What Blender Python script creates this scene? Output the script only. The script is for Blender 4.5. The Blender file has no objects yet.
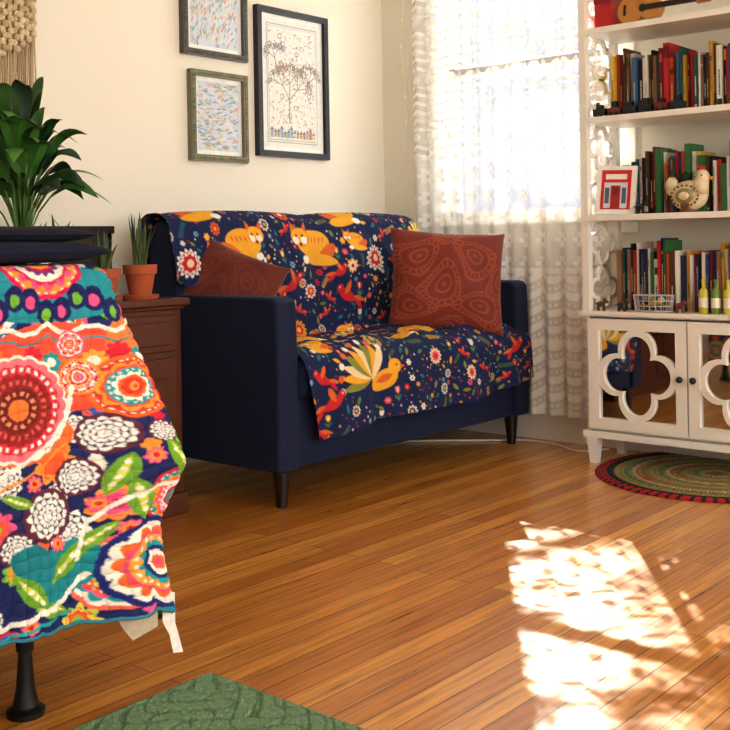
import bpy, math, random
import numpy as np
from mathutils import Vector, Matrix
random.seed(7); rng=np.random.RandomState(7)
S=bpy.context.scene
COL=S.collection

def lin(c):
    c=np.array(c,dtype=float)/255.0
    return np.where(c<=0.04045,c/12.92,((c+0.055)/1.055)**2.4)
def l4(c): return tuple(lin(c))+(1.0,)

# ---------------------------------------------------------------- materials
def new_mat(name):
    m=bpy.data.materials.new(name); m.use_nodes=True
    nt=m.node_tree; b=nt.nodes['Principled BSDF']
    return m,nt,b
def mat_plain(name,col,rough=.6,metal=0,var=.12,scale=12,bump=0,bscale=200,stretch=(1,1,1),sheen=0,coat=0):
    m,nt,b=new_mat(name)
    tc=nt.nodes.new('ShaderNodeTexCoord'); mp=nt.nodes.new('ShaderNodeMapping'); mp.inputs['Scale'].default_value=stretch
    nt.links.new(tc.outputs['Object'],mp.inputs[0])
    n=nt.nodes.new('ShaderNodeTexNoise'); n.inputs['Scale'].default_value=scale; n.inputs['Detail'].default_value=4
    nt.links.new(mp.outputs[0],n.inputs['Vector'])
    r=nt.nodes.new('ShaderNodeMix'); r.data_type='RGBA'
    c=lin(col)
    r.inputs[6].default_value=tuple(c*(1-var))+(1,); r.inputs[7].default_value=tuple(np.minimum(c*(1+var),1))+(1,)
    nt.links.new(n.outputs[0],r.inputs[0]); nt.links.new(r.outputs[2],b.inputs['Base Color'])
    b.inputs['Roughness'].default_value=rough; b.inputs['Metallic'].default_value=metal
    b.inputs['Sheen Weight'].default_value=sheen; b.inputs['Coat Weight'].default_value=coat
    if bump:
        n2=nt.nodes.new('ShaderNodeTexNoise'); n2.inputs['Scale'].default_value=bscale
        nt.links.new(tc.outputs['Object'],n2.inputs['Vector'])
        bp=nt.nodes.new('ShaderNodeBump'); bp.inputs['Strength'].default_value=bump; bp.inputs['Distance'].default_value=.004
        nt.links.new(n2.outputs[0],bp.inputs['Height']); nt.links.new(bp.outputs[0],b.inputs['Normal'])
    return m
def mat_v(name,rough=.6,var=.15,scale=30,bump=.0,bscale=300,sheen=0,metal=0,stretch=(1,1,1)):
    m,nt,b=new_mat(name)
    a=nt.nodes.new('ShaderNodeVertexColor'); a.layer_name='Col'
    tc=nt.nodes.new('ShaderNodeTexCoord'); mp=nt.nodes.new('ShaderNodeMapping'); mp.inputs['Scale'].default_value=stretch
    nt.links.new(tc.outputs['Object'],mp.inputs[0])
    n=nt.nodes.new('ShaderNodeTexNoise'); n.inputs['Scale'].default_value=scale; n.inputs['Detail'].default_value=3
    nt.links.new(mp.outputs[0],n.inputs['Vector'])
    mr=nt.nodes.new('ShaderNodeMapRange'); mr.inputs['To Min'].default_value=1-var; mr.inputs['To Max'].default_value=1+var
    nt.links.new(n.outputs[0],mr.inputs['Value'])
    mx=nt.nodes.new('ShaderNodeVectorMath'); mx.operation='SCALE'
    nt.links.new(a.outputs[0],mx.inputs[0]); nt.links.new(mr.outputs[0],mx.inputs['Scale'])
    nt.links.new(mx.outputs[0],b.inputs['Base Color'])
    b.inputs['Roughness'].default_value=rough; b.inputs['Sheen Weight'].default_value=sheen; b.inputs['Metallic'].default_value=metal
    if bump:
        n2=nt.nodes.new('ShaderNodeTexNoise'); n2.inputs['Scale'].default_value=bscale
        nt.links.new(tc.outputs['Object'],n2.inputs['Vector'])
        bp=nt.nodes.new('ShaderNodeBump'); bp.inputs['Strength'].default_value=bump; bp.inputs['Distance'].default_value=.003
        nt.links.new(n2.outputs[0],bp.inputs['Height']); nt.links.new(bp.outputs[0],b.inputs['Normal'])
    return m

M_fab=mat_v('printed_fleece',.9,.12,60,.5,500,.0)
M_quilt=mat_v('quilt_cotton',.85,.1,60,.35,600)
M_paint=mat_v('painted',.45,.05,20)
M_gloss=mat_v('glossy_small',.3,.12,40)
M_book=mat_v('book_cloth',.5,.12,60)
M_matte=mat_v('matte_fibre',.95,.25,80,.6,250)
M_velvet=mat_v('velvet',.7,.3,12,.3,400,.2)
M_blk=mat_v('blanket_wool',.95,.15,40,.3,400)
M_leaf=mat_v('leaf',.35,.25,25)
M_wall=mat_plain('wall_plaster',(240,234,218),.9,0,.02,3,.15,90)
M_ceil=mat_plain('ceiling_paint',(236,232,220),.95,0,.02,3)
M_trim=mat_plain('trim_paint',(238,234,222),.5,0,.03,6)
M_navy=mat_plain('navy_velvet_upholstery',(10,27,62),.85,0,.2,40,.3,400,sheen=.04)
M_leg=mat_plain('dark_walnut',(30,16,12),.4,0,.3,20,stretch=(1,1,.1))
M_cab=mat_plain('cherry_cabinet_wood',(86,40,20),.4,0,.35,14,stretch=(.6,1,6),coat=.2)
M_black=mat_plain('black_plastic',(10,10,12),.4,0,.2,20)
M_terra=mat_plain('terracotta',(176,92,56),.85,0,.15,30)
M_soil=mat_plain('soil',(40,28,20),1,0,.4,60)
M_metal=mat_plain('steel',(60,60,64),.4,.8,.1,20)
M_white=mat_plain('white_paint',(242,238,228),.4,0,.03,8)

# ---------------------------------------------------------------- mesh helpers
def empty(name,loc=(0,0,0)):
    e=bpy.data.objects.new(name,None); e.location=loc; e.empty_display_size=.1; COL.objects.link(e); return e
def add_obj(name,me,parent=None):
    o=bpy.data.objects.new(name,me); COL.objects.link(o)
    if parent is not None:
        o.parent=parent; o.matrix_parent_inverse=Matrix.Translation(-parent.location)
    return o
def grid_mesh(name,P,C=None,mat=None,parent=None,closed=False):
    n,m=P.shape[:2]
    me=bpy.data.meshes.new(name)
    me.vertices.add(n*m); me.vertices.foreach_set('co',P.reshape(-1).astype(np.float32))
    i,j=np.meshgrid(np.arange(n-1),np.arange(m-1),indexing='ij')
    a=(i*m+j).ravel(); F=np.stack([a,a+1,a+m+1,a+m],1)
    nf=len(F); me.loops.add(nf*4); me.loops.foreach_set('vertex_index',F.ravel().astype(np.int32))
    me.polygons.add(nf); me.polygons.foreach_set('loop_start',(np.arange(nf)*4).astype(np.int32))
    me.polygons.foreach_set('use_smooth',np.ones(nf,dtype=bool))
    me.update(calc_edges=True); me.validate()
    if C is not None:
        ca=me.color_attributes.new(name='Col',type='FLOAT_COLOR',domain='POINT')
        A=np.ones((n*m,4),dtype=np.float32); A[:,:3]=C.reshape(-1,3); ca.data.foreach_set('color',A.ravel())
    if mat: me.materials.append(mat)
    return add_obj(name,me,parent)

class MB:
    def __init__(s): s.v=[]; s.f=[]; s.c=[]
    def add(s,vs,fs,col,M=None):
        b=len(s.v)
        for p in vs:
            p=Vector(p)
            if M is not None: p=M@p
            s.v.append(tuple(p))
        c=l4(col)
        for f in fs: s.f.append([b+i for i in f]); s.c.append(c)
    def box(s,x0,x1,y0,y1,z0,z1,col=(255,255,255),M=None):
        vs=[(x0,y0,z0),(x1,y0,z0),(x1,y1,z0),(x0,y1,z0),(x0,y0,z1),(x1,y0,z1),(x1,y1,z1),(x0,y1,z1)]
        s.add(vs,[(0,3,2,1),(4,5,6,7),(0,1,5,4),(1,2,6,5),(2,3,7,6),(3,0,4,7)],col,M)
    def lathe(s,c,prof,col,n=20,M=None,scale=(1,1)):
        vs=[];fs=[]
        for r,z in prof:
            for k in range(n):
                a=2*math.pi*k/n; vs.append((c[0]+r*math.cos(a)*scale[0],c[1]+r*math.sin(a)*scale[1],c[2]+z))
        for i in range(len(prof)-1):
            for k in range(n):
                k2=(k+1)%n; fs.append((i*n+k,i*n+k2,(i+1)*n+k2,(i+1)*n+k))
        fs.append(tuple(range(n))[::-1]); fs.append(tuple((len(prof)-1)*n+k for k in range(n)))
        s.add(vs,fs,col,M)
    def cyl(s,p0,p1,r0,r1,col,n=10):
        p0=Vector(p0);p1=Vector(p1);d=p1-p0
        M=Matrix.Translation(p0)@d.to_track_quat('Z','Y').to_matrix().to_4x4()
        s.lathe((0,0,0),[(r0,0),(r1,d.length)],col,n,M)
    def ell(s,c,r,col,M=None,n=14):
        R=Matrix.Translation(Vector(c))@(M if M is not None else Matrix.Identity(4))@Matrix.Diagonal((r[0],r[1],r[2],1))
        pr=[(math.sin(math.pi*k/n)+1e-4,-math.cos(math.pi*k/n)) for k in range(n+1)]
        s.lathe((0,0,0),pr,col,n+4,R)
    def done(s,name,mat,parent=None,smooth=False,bevel=0,seg=2,mats=None):
        me=bpy.data.meshes.new(name); me.from_pydata(s.v,[],s.f); me.update()
        ca=me.color_attributes.new(name='Col',type='FLOAT_COLOR',domain='CORNER')
        arr=[]
        for f,c in zip(s.f,s.c): arr+=list(c)*len(f)
        ca.data.foreach_set('color',arr)
        me.materials.append(mat)
        o=add_obj(name,me,parent)
        if smooth:
            for p in me.polygons: p.use_smooth=True
            if smooth=='auto':
                md=o.modifiers.new('es','EDGE_SPLIT'); md.split_angle=math.radians(35)
        if bevel:
            md=o.modifiers.new('bev','BEVEL'); md.width=bevel; md.segments=seg; md.limit_method='ANGLE'
            for p in me.polygons: p.use_smooth=True
            md.harden_normals=True
        return o
def simple_box(name,x0,x1,y0,y1,z0,z1,mat,parent=None,bevel=0,seg=3):
    b=MB(); b.box(x0,x1,y0,y1,z0,z1); return b.done(name,mat,parent,bevel=bevel,seg=seg)
def tube(name,pts,r,mat,parent=None):
    cu=bpy.data.curves.new(name,'CURVE'); cu.dimensions='3D'; cu.bevel_depth=r; cu.bevel_resolution=2
    sp=cu.splines.new('BEZIER'); sp.bezier_points.add(len(pts)-1)
    for q,p in zip(sp.bezier_points,pts): q.co=p; q.handle_left_type=q.handle_right_type='AUTO'
    cu.materials.append(mat); o=bpy.data.objects.new(name,cu); COL.objects.link(o)
    if parent is not None: o.parent=parent; o.matrix_parent_inverse=Matrix.Translation(-parent.location)
    return o

# ---------------------------------------------------------------- pattern canvas
class Canvas:
    def __init__(s,x0,x1,y0,y1,res,bg):
        s.x0,s.y0,s.res=x0,y0,res
        s.W=int((x1-x0)/res)+1; s.H=int((y1-y0)/res)+1; s.x1=x1;s.y1=y1
        s.a=np.zeros((s.H,s.W,3)); s.a[:]=lin(bg)
    def reg(s,cx,cy,r):
        i0=max(0,int((cx-r-s.x0)/s.res)); i1=min(s.W,int((cx+r-s.x0)/s.res)+2)
        j0=max(0,int((cy-r-s.y0)/s.res)); j1=min(s.H,int((cy+r-s.y0)/s.res)+2)
        if i1<=i0 or j1<=j0: return None
        X=s.x0+np.arange(i0,i1)*s.res-cx; Y=s.y0+np.arange(j0,j1)*s.res-cy
        U,V=np.meshgrid(X,Y); return (slice(j0,j1),slice(i0,i1)),U,V
    def fn(s,cx,cy,r,f,col):
        g=s.reg(cx,cy,r)
        if g is None: return
        sl,U,V=g; m=f(U,V); s.a[sl][m]=lin(col)
    def ell(s,cx,cy,rx,ry,col,ang=0):
        c,d=math.cos(ang),math.sin(ang)
        s.fn(cx,cy,max(rx,ry),lambda U,V:((U*c+V*d)/rx)**2+((-U*d+V*c)/ry)**2<1,col)
    def leaf(s,cx,cy,l,w,col,ang=0):
        c,d=math.cos(ang),math.sin(ang)
        def f(U,V):
            a=U*c+V*d;b=-U*d+V*c; return (np.abs(b)<w*(1-(a/l)**2))&(np.abs(a)<l)
        s.fn(cx,cy,l,f,col)
    def pet(s,cx,cy,r,n,col,depth=.35,rot=0):
        s.fn(cx,cy,r,lambda U,V:np.hypot(U,V)<r*(1-depth+depth*np.abs(np.cos(n/2*(np.arctan2(V,U)-rot)))),col)
    def ring(s,cx,cy,r0,r1,col,n=0):
        def f(U,V):
            R=np.hypot(U,V); m=(R>r0)&(R<r1)
            if n: m&=np.cos(n*np.arctan2(V,U))>0
            return m
        s.fn(cx,cy,r1,f,col)
    def stroke(s,pts,w,col,dash=0):
        pts=np.array(pts,float); k=0
        for a,b in zip(pts[:-1],pts[1:]):
            L=np.hypot(*(b-a)); n=max(2,int(L/(w*.5)))
            for t in np.linspace(0,1,n):
                k+=1
                if dash and (k//dash)%2: continue
                p=a+(b-a)*t; s.ell(p[0],p[1],w,w,col)
    def tri(s,p,col):
        p=np.array(p,float); c=p.mean(0); r=np.max(np.hypot(*(p-c).T))
        def f(U,V):
            m=None
            sg=[]
            for k in range(3):
                a=p[k]-c;b=p[(k+1)%3]-c
                sg.append((b[0]-a[0])*(V-a[1])-(b[1]-a[1])*(U-a[0]))
            return ((sg[0]>0)&(sg[1]>0)&(sg[2]>0))|((sg[0]<0)&(sg[1]<0)&(sg[2]<0))
        s.fn(c[0],c[1],r,f,col)
    def mum(s,cx,cy,r,n=12,w=(240,236,228),d=(60,50,70)):
        s.pet(cx,cy,r,n,d,.2)
        dr=r/4
        def f(U,V):
            R=np.hypot(U,V);T=np.arctan2(V,U); ok=np.zeros(U.shape,bool)
            for k in range(1,5):
                ro=dr*k; e=ro*(1-.16+.16*np.abs(np.cos(n/2*T*(1 if k>1 else .5)+k*math.pi/2)))
                lo=ro-dr*1.05
                m=(R<e*.97)&(R>=lo)
                edge=(np.abs(np.cos(n/2*T*(1 if k>1 else .5)+k*math.pi/2))<.14)
                ok|=m&~edge&(R>lo+dr*.1)
            return ok
        s.fn(cx,cy,r,f,w)
    def _s(s,X,Y):
        i=np.clip(((X-s.x0)/s.res+.5).astype(int),0,s.W-1); j=np.clip(((Y-s.y0)/s.res+.5).astype(int),0,s.H-1)
        return s.a[j,i]
    def sample(s,X,Y,aa=0):
        if not aa: return s._s(X,Y)
        return (s._s(X-aa,Y-aa)+s._s(X+aa,Y-aa)+s._s(X-aa,Y+aa)+s._s(X+aa,Y+aa))/4

NAVY=(18,34,80);YEL=(232,172,48);OR=(214,108,42);RED=(200,38,44);WH=(232,226,214);TEAL=(34,118,126);GRN=(96,130,62);PINK=(218,90,112);LBL=(120,164,196);CREAM=(232,212,170);OLV=(140,140,60)
def fox(c,x,y,s,f=1):
    c.ell(x,y,.078*s,.045*s,YEL)
    c.ell(x-f*.06*s,y+.03*s,.05*s,.022*s,OR,ang=f*.5)
    c.ell(x-f*.02*s,y+.052*s,.075*s,.02*s,YEL,ang=-f*.1)
    c.ell(x+f*.055*s,y+.05*s,.02*s,.014*s,WH)
    hx,hy=x+f*.06*s,y-.022*s
    c.tri([(hx-.034*s,hy-.05*s),(hx-.034*s,hy-.005*s),(hx-.004*s,hy-.015*s)],OR)
    c.tri([(hx+.034*s,hy-.05*s),(hx+.034*s,hy-.005*s),(hx+.004*s,hy-.015*s)],OR)
    c.ell(hx,hy,.038*s,.030*s,OR);c.ell(hx,hy,.036*s,.028*s,YEL); c.ell(hx-.018*s,hy+.01*s,.014*s,.012*s,WH);c.ell(hx+.018*s,hy+.01*s,.014*s,.012*s,WH)
    c.ell(hx,hy+.022*s,.006*s,.006*s,(30,20,20)); c.ell(hx-.013*s,hy-.004*s,.0045*s,.0045*s,(30,20,20));c.ell(hx+.013*s,hy-.004*s,.0045*s,.0045*s,(30,20,20))
    for k in range(5): c.leaf(x-f*(.045-.018*k)*s,y-.012*s,.012*s,.0035*s,OR,ang=1.2*f)
def peacock(c,x,y,s,f=1):
    for k in range(9):
        a=math.pi*(.95+.75*k/8); L=.13*s
        ex,ey=x-f*.02*s+f*math.cos(a)*L,y+math.sin(a)*L
        c.leaf((x+ex)/2,(y+ey)/2,L*.55,.016*s,[OLV,YEL,CREAM][k%3],ang=math.atan2(ey-y,ex-x))
        c.ell(ex,ey,.011*s,.011*s,[WH,OR][k%2])
    c.ell(x+f*.05*s,y+.012*s,.062*s,.034*s,YEL,ang=-f*.35); c.ell(x+f*.1*s,y-.03*s,.03*s,.026*s,YEL)
    c.leaf(x+f*.05*s,y+.008*s,.036*s,.014*s,OR,ang=-f*.3); c.tri([(x+f*.125*s,y-.035*s),(x+f*.125*s,y-.018*s),(x+f*.15*s,y-.026*s)],OR)
    c.ell(x+f*.108*s,y-.034*s,.004*s,.004*s,(30,20,20))
def bird(c,x,y,s,f=1,col=RED):
    c.leaf(x,y,.04*s,.016*s,col,ang=-.5*f); c.ell(x+f*.028*s,y-.02*s,.013*s,.012*s,col)
    c.leaf(x-f*.045*s,y+.024*s,.026*s,.008*s,col,ang=-.9*f); c.leaf(x-f*.05*s,y+.012*s,.026*s,.007*s,OR,ang=-.3*f)
    c.leaf(x-f*.006*s,y-.022*s,.024*s,.01*s,OR,ang=1.1*f); c.ell(x+f*.03*s,y-.022*s,.003*s,.003*s,WH)
def daisy(c,x,y,r,p=WH,i=RED,ct=YEL,n=12):
    c.pet(x,y,r,n,p,.28); c.pet(x,y,r*.62,8,i,.2); c.ell(x,y,r*.28,r*.28,ct); c.ring(x,y,r*.66,r*.76,i,n)
def tulip(c,x,y,r,col):
    c.stroke([(x,y),(x,y+r*2.4)],r*.12,GRN); c.leaf(x-r*.5,y+r*1.6,r*.8,r*.25,GRN,ang=.9); c.leaf(x+r*.5,y+r*1.6,r*.8,r*.25,TEAL,ang=-.9)
    c.ell(x,y,r*.7,r*.8,col); c.tri([(x-r*.7,y-r),(x-r*.7,y),(x,y)],col);c.tri([(x+r*.7,y-r),(x+r*.7,y),(x,y)],col); c.leaf(x,y-r*.1,r*.7,r*.25,CREAM,ang=math.pi/2)
def sprig(c,x,y,L,ang,col,dot=WH):
    dx,dy=math.cos(ang),math.sin(ang)
    c.stroke([(x-dx*L,y-dy*L),(x+dx*L,y+dy*L)],L*.035,col)
    for k in np.linspace(-.8,.9,6):
        for sg in(-1,1):
            px=x+dx*L*k-dy*sg*L*.2;py=y+dy*L*k+dx*sg*L*.2
            c.leaf(px,py,L*.2,L*.075,col,ang=ang+sg*.8)
    c.ell(x+dx*L*1.02,y+dy*L*1.02,L*.1,L*.1,dot)

def throw_canvas(x0,x1,t1,placed):
    c=Canvas(x0,x1,0,t1,.0015,NAVY); r=random.Random(5)
    pts=[(p[1],p[2],p[3]) for p in placed]
    small=[]
    for _ in range(11000):
        x=r.uniform(x0,x1);y=r.uniform(0,t1);rad=r.choice([.05,.036,.03,.024,.018,.013,.009,.007])
        if all((x-a)**2+(y-b)**2>(rad*.84+q*.84)**2 for a,b,q in pts): pts.append((x,y,rad)); small.append((x,y,rad))
    for x,y,q in small:
        k=r.random()
        if q>.04:
            if k<.3: fox(c,x,y,.6,r.choice([-1,1]))
            elif k<.45: peacock(c,x,y,.36,r.choice([-1,1]))
            elif k<.75: daisy(c,x,y,q*.8,r.choice([WH,YEL,LBL]),r.choice([RED,OR,TEAL]))
            else: bird(c,x,y,1.0,r.choice([-1,1]))
        elif q>.023:
            if k<.3: daisy(c,x,y,q*.8,r.choice([WH,WH,OR,YEL]),r.choice([RED,NAVY,TEAL]),n=9)
            elif k<.55: tulip(c,x,y-q*.5,q*.5,r.choice([RED,PINK,YEL,WH]))
            elif k<.85: sprig(c,x,y,q*.95,r.uniform(0,3.1),r.choice([GRN,OLV,TEAL,YEL]),r.choice([WH,RED]))
            else: bird(c,x,y,.6,r.choice([-1,1]))
        elif q>.011:
            if k<.5: c.pet(x,y,q*.8,6,r.choice([WH,YEL,RED,LBL,PINK]),.45); c.ell(x,y,q*.22,q*.22,r.choice([NAVY,YEL]))
            else: c.leaf(x,y,q,q*.4,r.choice([GRN,OLV,YEL,TEAL]),ang=r.uniform(0,3.1)); 
        else: c.ell(x,y,q*.45,q*.45,r.choice([WH,YEL,RED,GRN]))
    for p in placed:
        k=p[0]
        if k=='fox': fox(c,p[1],p[2],p[4],p[5])
        if k=='pea': peacock(c,p[1],p[2],p[4],p[5])
        if k=='daisy': daisy(c,p[1],p[2],p[3]*.92,*p[4:])
        if k=='bird': bird(c,p[1],p[2],p[4],p[5])
    return c

# ---------------------------------------------------------------- ROOM
fl=MB(); fl.box(-2.2,4.0,-3.2,3.3,-.06,0)
def floor_mat():
    m,nt,b=new_mat('oak_strip_floor'); N=nt.nodes;Lk=nt.links
    tc=N.new('ShaderNodeTexCoord')
    br=N.new('ShaderNodeTexBrick'); br.inputs['Scale'].default_value=1
    br.inputs['Brick Width'].default_value=1.35; br.inputs['Row Height'].default_value=.06
    br.inputs['Mortar Size'].default_value=.0013; br.inputs['Mortar Smooth'].default_value=.2
    br.offset=.37; br.offset_frequency=2
    br.inputs['Color1'].default_value=l4((234,170,78));br.inputs['Color2'].default_value=l4((194,122,44));br.inputs['Mortar'].default_value=l4((76,42,14))
    Lk.new(tc.outputs['Object'],br.inputs['Vector'])
    mp=N.new('ShaderNodeMapping'); mp.inputs['Scale'].default_value=(1.6,34,1); Lk.new(tc.outputs['Object'],mp.inputs[0])
    n=N.new('ShaderNodeTexNoise'); n.inputs['Scale'].default_value=2.2; n.inputs['Detail'].default_value=8; n.inputs['Roughness'].default_value=.62
    Lk.new(mp.outputs[0],n.inputs['Vector'])
    cr=N.new('ShaderNodeValToRGB'); cr.color_ramp.elements[0].position=.30; cr.color_ramp.elements[0].color=(.42,.36,.29,1)
    cr.color_ramp.elements[1].position=.58; cr.color_ramp.elements[1].color=(1.08,1.06,1.02,1)
    Lk.new(n.outputs[0],cr.inputs[0])
    n3=N.new('ShaderNodeTexNoise'); n3.inputs['Scale'].default_value=.9; n3.inputs['Detail'].default_value=3; Lk.new(tc.outputs['Object'],n3.inputs['Vector'])
    mr=N.new('ShaderNodeMapRange'); mr.inputs['To Min'].default_value=.8; mr.inputs['To Max'].default_value=1.2; Lk.new(n3.outputs[0],mr.inputs['Value'])
    mx=N.new('ShaderNodeMix'); mx.data_type='RGBA'; mx.blend_type='MULTIPLY'; mx.inputs[0].default_value=.8
    Lk.new(br.outputs[0],mx.inputs[6]);Lk.new(cr.outputs[0],mx.inputs[7])
    sc=N.new('ShaderNodeVectorMath'); sc.operation='SCALE'; Lk.new(mx.outputs[2],sc.inputs[0]); Lk.new(mr.outputs[0],sc.inputs['Scale'])
    Lk.new(sc.outputs[0],b.inputs['Base Color'])
    r2=N.new('ShaderNodeMapRange'); r2.inputs['To Min'].default_value=.2; r2.inputs['To Max'].default_value=.42; Lk.new(n.outputs[0],r2.inputs['Value']); Lk.new(r2.outputs[0],b.inputs['Roughness'])
    b.inputs['Coat Weight'].default_value=.6; b.inputs['Coat Roughness'].default_value=.18
    bp=N.new('ShaderNodeBump'); bp.inputs['Strength'].default_value=.4; bp.inputs['Distance'].default_value=.002
    ad=N.new('ShaderNodeMath'); ad.operation='SUBTRACT'; Lk.new(n.outputs[0],ad.inputs[0]); Lk.new(br.outputs['Fac'],ad.inputs[1])
    Lk.new(ad.outputs[0],bp.inputs['Height']); Lk.new(bp.outputs[0],b.inputs['Normal'])
    return m
fl.done('floor',floor_mat())
simple_box('wall_back',-2.2,4.15,3.3,3.45,0,2.75,M_wall)
simple_box('wall_left',-2.35,-2.2,-3.2,3.45,0,2.75,M_wall)
wy0,wy1,wz0,wz1=2.06,2.95,.95,2.35
w=MB()
w.box(4.0,4.15,-3.2,wy0,0,2.75);w.box(4.0,4.15,wy1,3.3,0,2.75);w.box(4.0,4.15,wy0,wy1,0,wz0);w.box(4.0,4.15,wy0,wy1,wz1,2.75)
w.done('wall_right',M_wall)
w=MB()
w.box(-2.35,4.15,-3.35,-3.2,0,.7);w.box(-2.35,4.15,-3.35,-3.2,2.66,2.75);w.box(-2.35,-2.1,-3.35,-3.2,.7,2.66);w.box(3.9,4.15,-3.35,-3.2,.7,2.66)
w.done('fill_opening_wall',M_wall)  # added wall behind the camera, its wide opening shaped to admit fill light
w=MB()
for x in(-2.1,-.12,1.86,3.85): w.box(x,x+.05,-3.3,-3.25,.7,2.66)
w.box(-2.1,3.9,-3.3,-3.25,.7,.75);w.box(-2.1,3.9,-3.3,-3.25,2.61,2.66)
w.done('fill_opening_frame',M_trim)  # bars framing the added fill-light opening, out of view
simple_box('ceiling',-2.35,4.15,-3.35,3.45,2.75,2.85,M_ceil)
simple_box('baseboard_back',-2.2,3.98,3.28,3.3,0,.12,M_trim)
simple_box('baseboard_right',3.98,4.0,-3.2,3.3,0,.12,M_trim)
simple_box('baseboard_left',-2.2,-2.18,-3.2,3.28,0,.12,M_trim)
win=empty('window_1',(4.05,2.5,1.6))
w=MB(); c=(255,255,255)
w.box(3.98,4.0,wy0-.08,wy0,wz0-.08,wz1+.09);w.box(3.98,4.0,wy1,wy1+.08,wz0-.08,wz1+.09);w.box(3.98,4.0,wy0,wy1,wz1,wz1+.09)
w.box(3.968,4.06,wy0-.1,wy1+.1,wz0-.03,wz0)
w.done('casing',M_trim,win,bevel=.003)
w=MB()
for a,b2 in((wz0,1.64),(1.61,wz1)):
    w.box(4.06,4.1,wy0,wy0+.035,a,b2);w.box(4.06,4.1,wy1-.035,wy1,a,b2);w.box(4.06,4.1,wy0,wy1,a,a+.035);w.box(4.06,4.1,wy0,wy1,b2-.035,b2)
w.done('sash',M_trim,win)
mg,nt,b=new_mat('window_glass'); nt.nodes.remove(b)
t=nt.nodes.new('ShaderNodeBsdfTransparent'); g=nt.nodes.new('ShaderNodeBsdfGlossy'); g.inputs['Roughness'].default_value=.02
mx=nt.nodes.new('ShaderNodeMixShader'); mx.inputs[0].default_value=.05
nt.links.new(t.outputs[0],mx.inputs[1]);nt.links.new(g.outputs[0],mx.inputs[2]);nt.links.new(mx.outputs[0],nt.nodes['Material Output'].inputs[0])
w=MB(); w.add([(4.08,wy0+.03,wz0+.03),(4.08,wy1-.03,wz0+.03),(4.08,wy1-.03,wz1-.03),(4.08,wy0+.03,wz1-.03)],[(0,1,2,3)],c); w.done('glass',mg,win)

# outside
M_backdrop=mat_plain('backdrop_grey',(92,102,120),.95,0,.15,3)  # dark grey for the added blocks outside the window
simple_box('added_backdrop_block',4.75,4.98,3.42,7.5,-1,6,M_backdrop)  # added block, keeps sun off one side of the window
simple_box('added_backdrop_block',13,14,5.4,20,-1,6.9,M_backdrop)  # added far block, greys the bright sky behind the lace
tr=MB(); r=random.Random(3)
tr.cyl((8.2,4.3,-1),(8.0,4.4,3.8),.14,.09,(70,52,40))
for k in range(14):
    p=Vector((8.0,4.4,3.6)); q=p+Vector((r.uniform(-.9,.9),r.uniform(-1.0,1.8),r.uniform(.2,2.0))); tr.cyl(p,q,.02,.008,(70,52,40),6)
for k in range(2000):
    p=(8+r.gauss(0,.6),5.3+r.gauss(0,.9),4.8+r.gauss(0,.9))
    M=Matrix.Translation(p)@Matrix.Rotation(r.uniform(0,6.28),4,'Z')@Matrix.Rotation(r.uniform(-1.2,1.2),4,'X')
    L=r.uniform(.035,.085)
    tr.add([(-L,0,0),(0,-L*.45,0),(L,0,0),(0,L*.45,0)],[(0,1,2,3)],r.choice([(86,120,50),(110,140,60),(70,100,44)]),M)
tr.done('dapple_tree',M_matte)  # added so its leaves break the sun patch into dapples

# lace curtain
cy=np.linspace(3.07,2.08,440); cz=np.linspace(2.52,.115,1000)
Y,Z=np.meshgrid(cy,cz)
fold=.016*np.sin(Y*2*np.pi/.085)+.006*np.sin(Y*2*np.pi/.21+1+.6*Z)
CX=3.938
X=CX+fold*(.6+.4*(2.5-Z)/2.4)
A=np.full(Y.shape,.40)
Ysc=Y*1.15+.25*fold
sc=.30*np.abs(np.sin(np.pi*Ysc/.085))
row=(Z/.040+sc)%1
A=np.where(row<.42,.96,A)
big=(Z/.26)%1
A=np.where(big<.22,np.where(np.hypot((Ysc/.055)%1-.5,((Z/.26)%1/.22)-.5)<.36,.96,.5),A)
mid=(Z<1.25)&(Z>.72)
fy=(Ysc/.10)%1-.5; fz=((Z/.10)%1)-.5; R=np.hypot(fy,fz); T=np.arctan2(fz,fy)
Am=np.where(R<.38*(.6+.4*np.abs(np.cos(3*T))),.96,.62); Am=np.where(R<.1,.6,Am)
A=np.where(mid,Am,A)
bor=Z<=.72
sc2=.5*np.abs(np.sin(np.pi*Ysc/.12)); rw=(Z/.07+sc2)%1
Ab=np.where(rw<.45,.97,.72); Ab=np.where((rw>.6)&(rw<.8)&(np.sin(Ysc*2*np.pi/.015)>0),.95,Ab)
A=np.where(bor,Ab,A); A=np.where(np.abs(Z-.72)<.012,.98,A); A=np.where(np.abs(Z-.42)<.012,.98,A)
hem=.115+.02*np.abs(np.sin(np.pi*Ysc/.06)); A=np.where(Z<hem+.012,.97,A)
ml,nt,b=new_mat('lace'); nt.nodes.remove(b)
at=nt.nodes.new('ShaderNodeVertexColor'); at.layer_name='Col'
t=nt.nodes.new('ShaderNodeBsdfTransparent'); d=nt.nodes.new('ShaderNodeBsdfDiffuse'); d.inputs[0].default_value=l4((253,252,249))
tl=nt.nodes.new('ShaderNodeBsdfTranslucent'); tl.inputs[0].default_value=l4((253,252,249))
m1=nt.nodes.new('ShaderNodeMixShader'); m1.inputs[0].default_value=.07; nt.links.new(d.outputs[0],m1.inputs[1]);nt.links.new(tl.outputs[0],m1.inputs[2])
sx=nt.nodes.new('ShaderNodeSeparateColor'); nt.links.new(at.outputs[0],sx.inputs[0])
m2=nt.nodes.new('ShaderNodeMixShader'); nt.links.new(sx.outputs[0],m2.inputs[0]);nt.links.new(t.outputs[0],m2.inputs[1]);nt.links.new(m1.outputs[0],m2.inputs[2])
nt.links.new(m2.outputs[0],nt.nodes['Material Output'].inputs[0])
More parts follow.
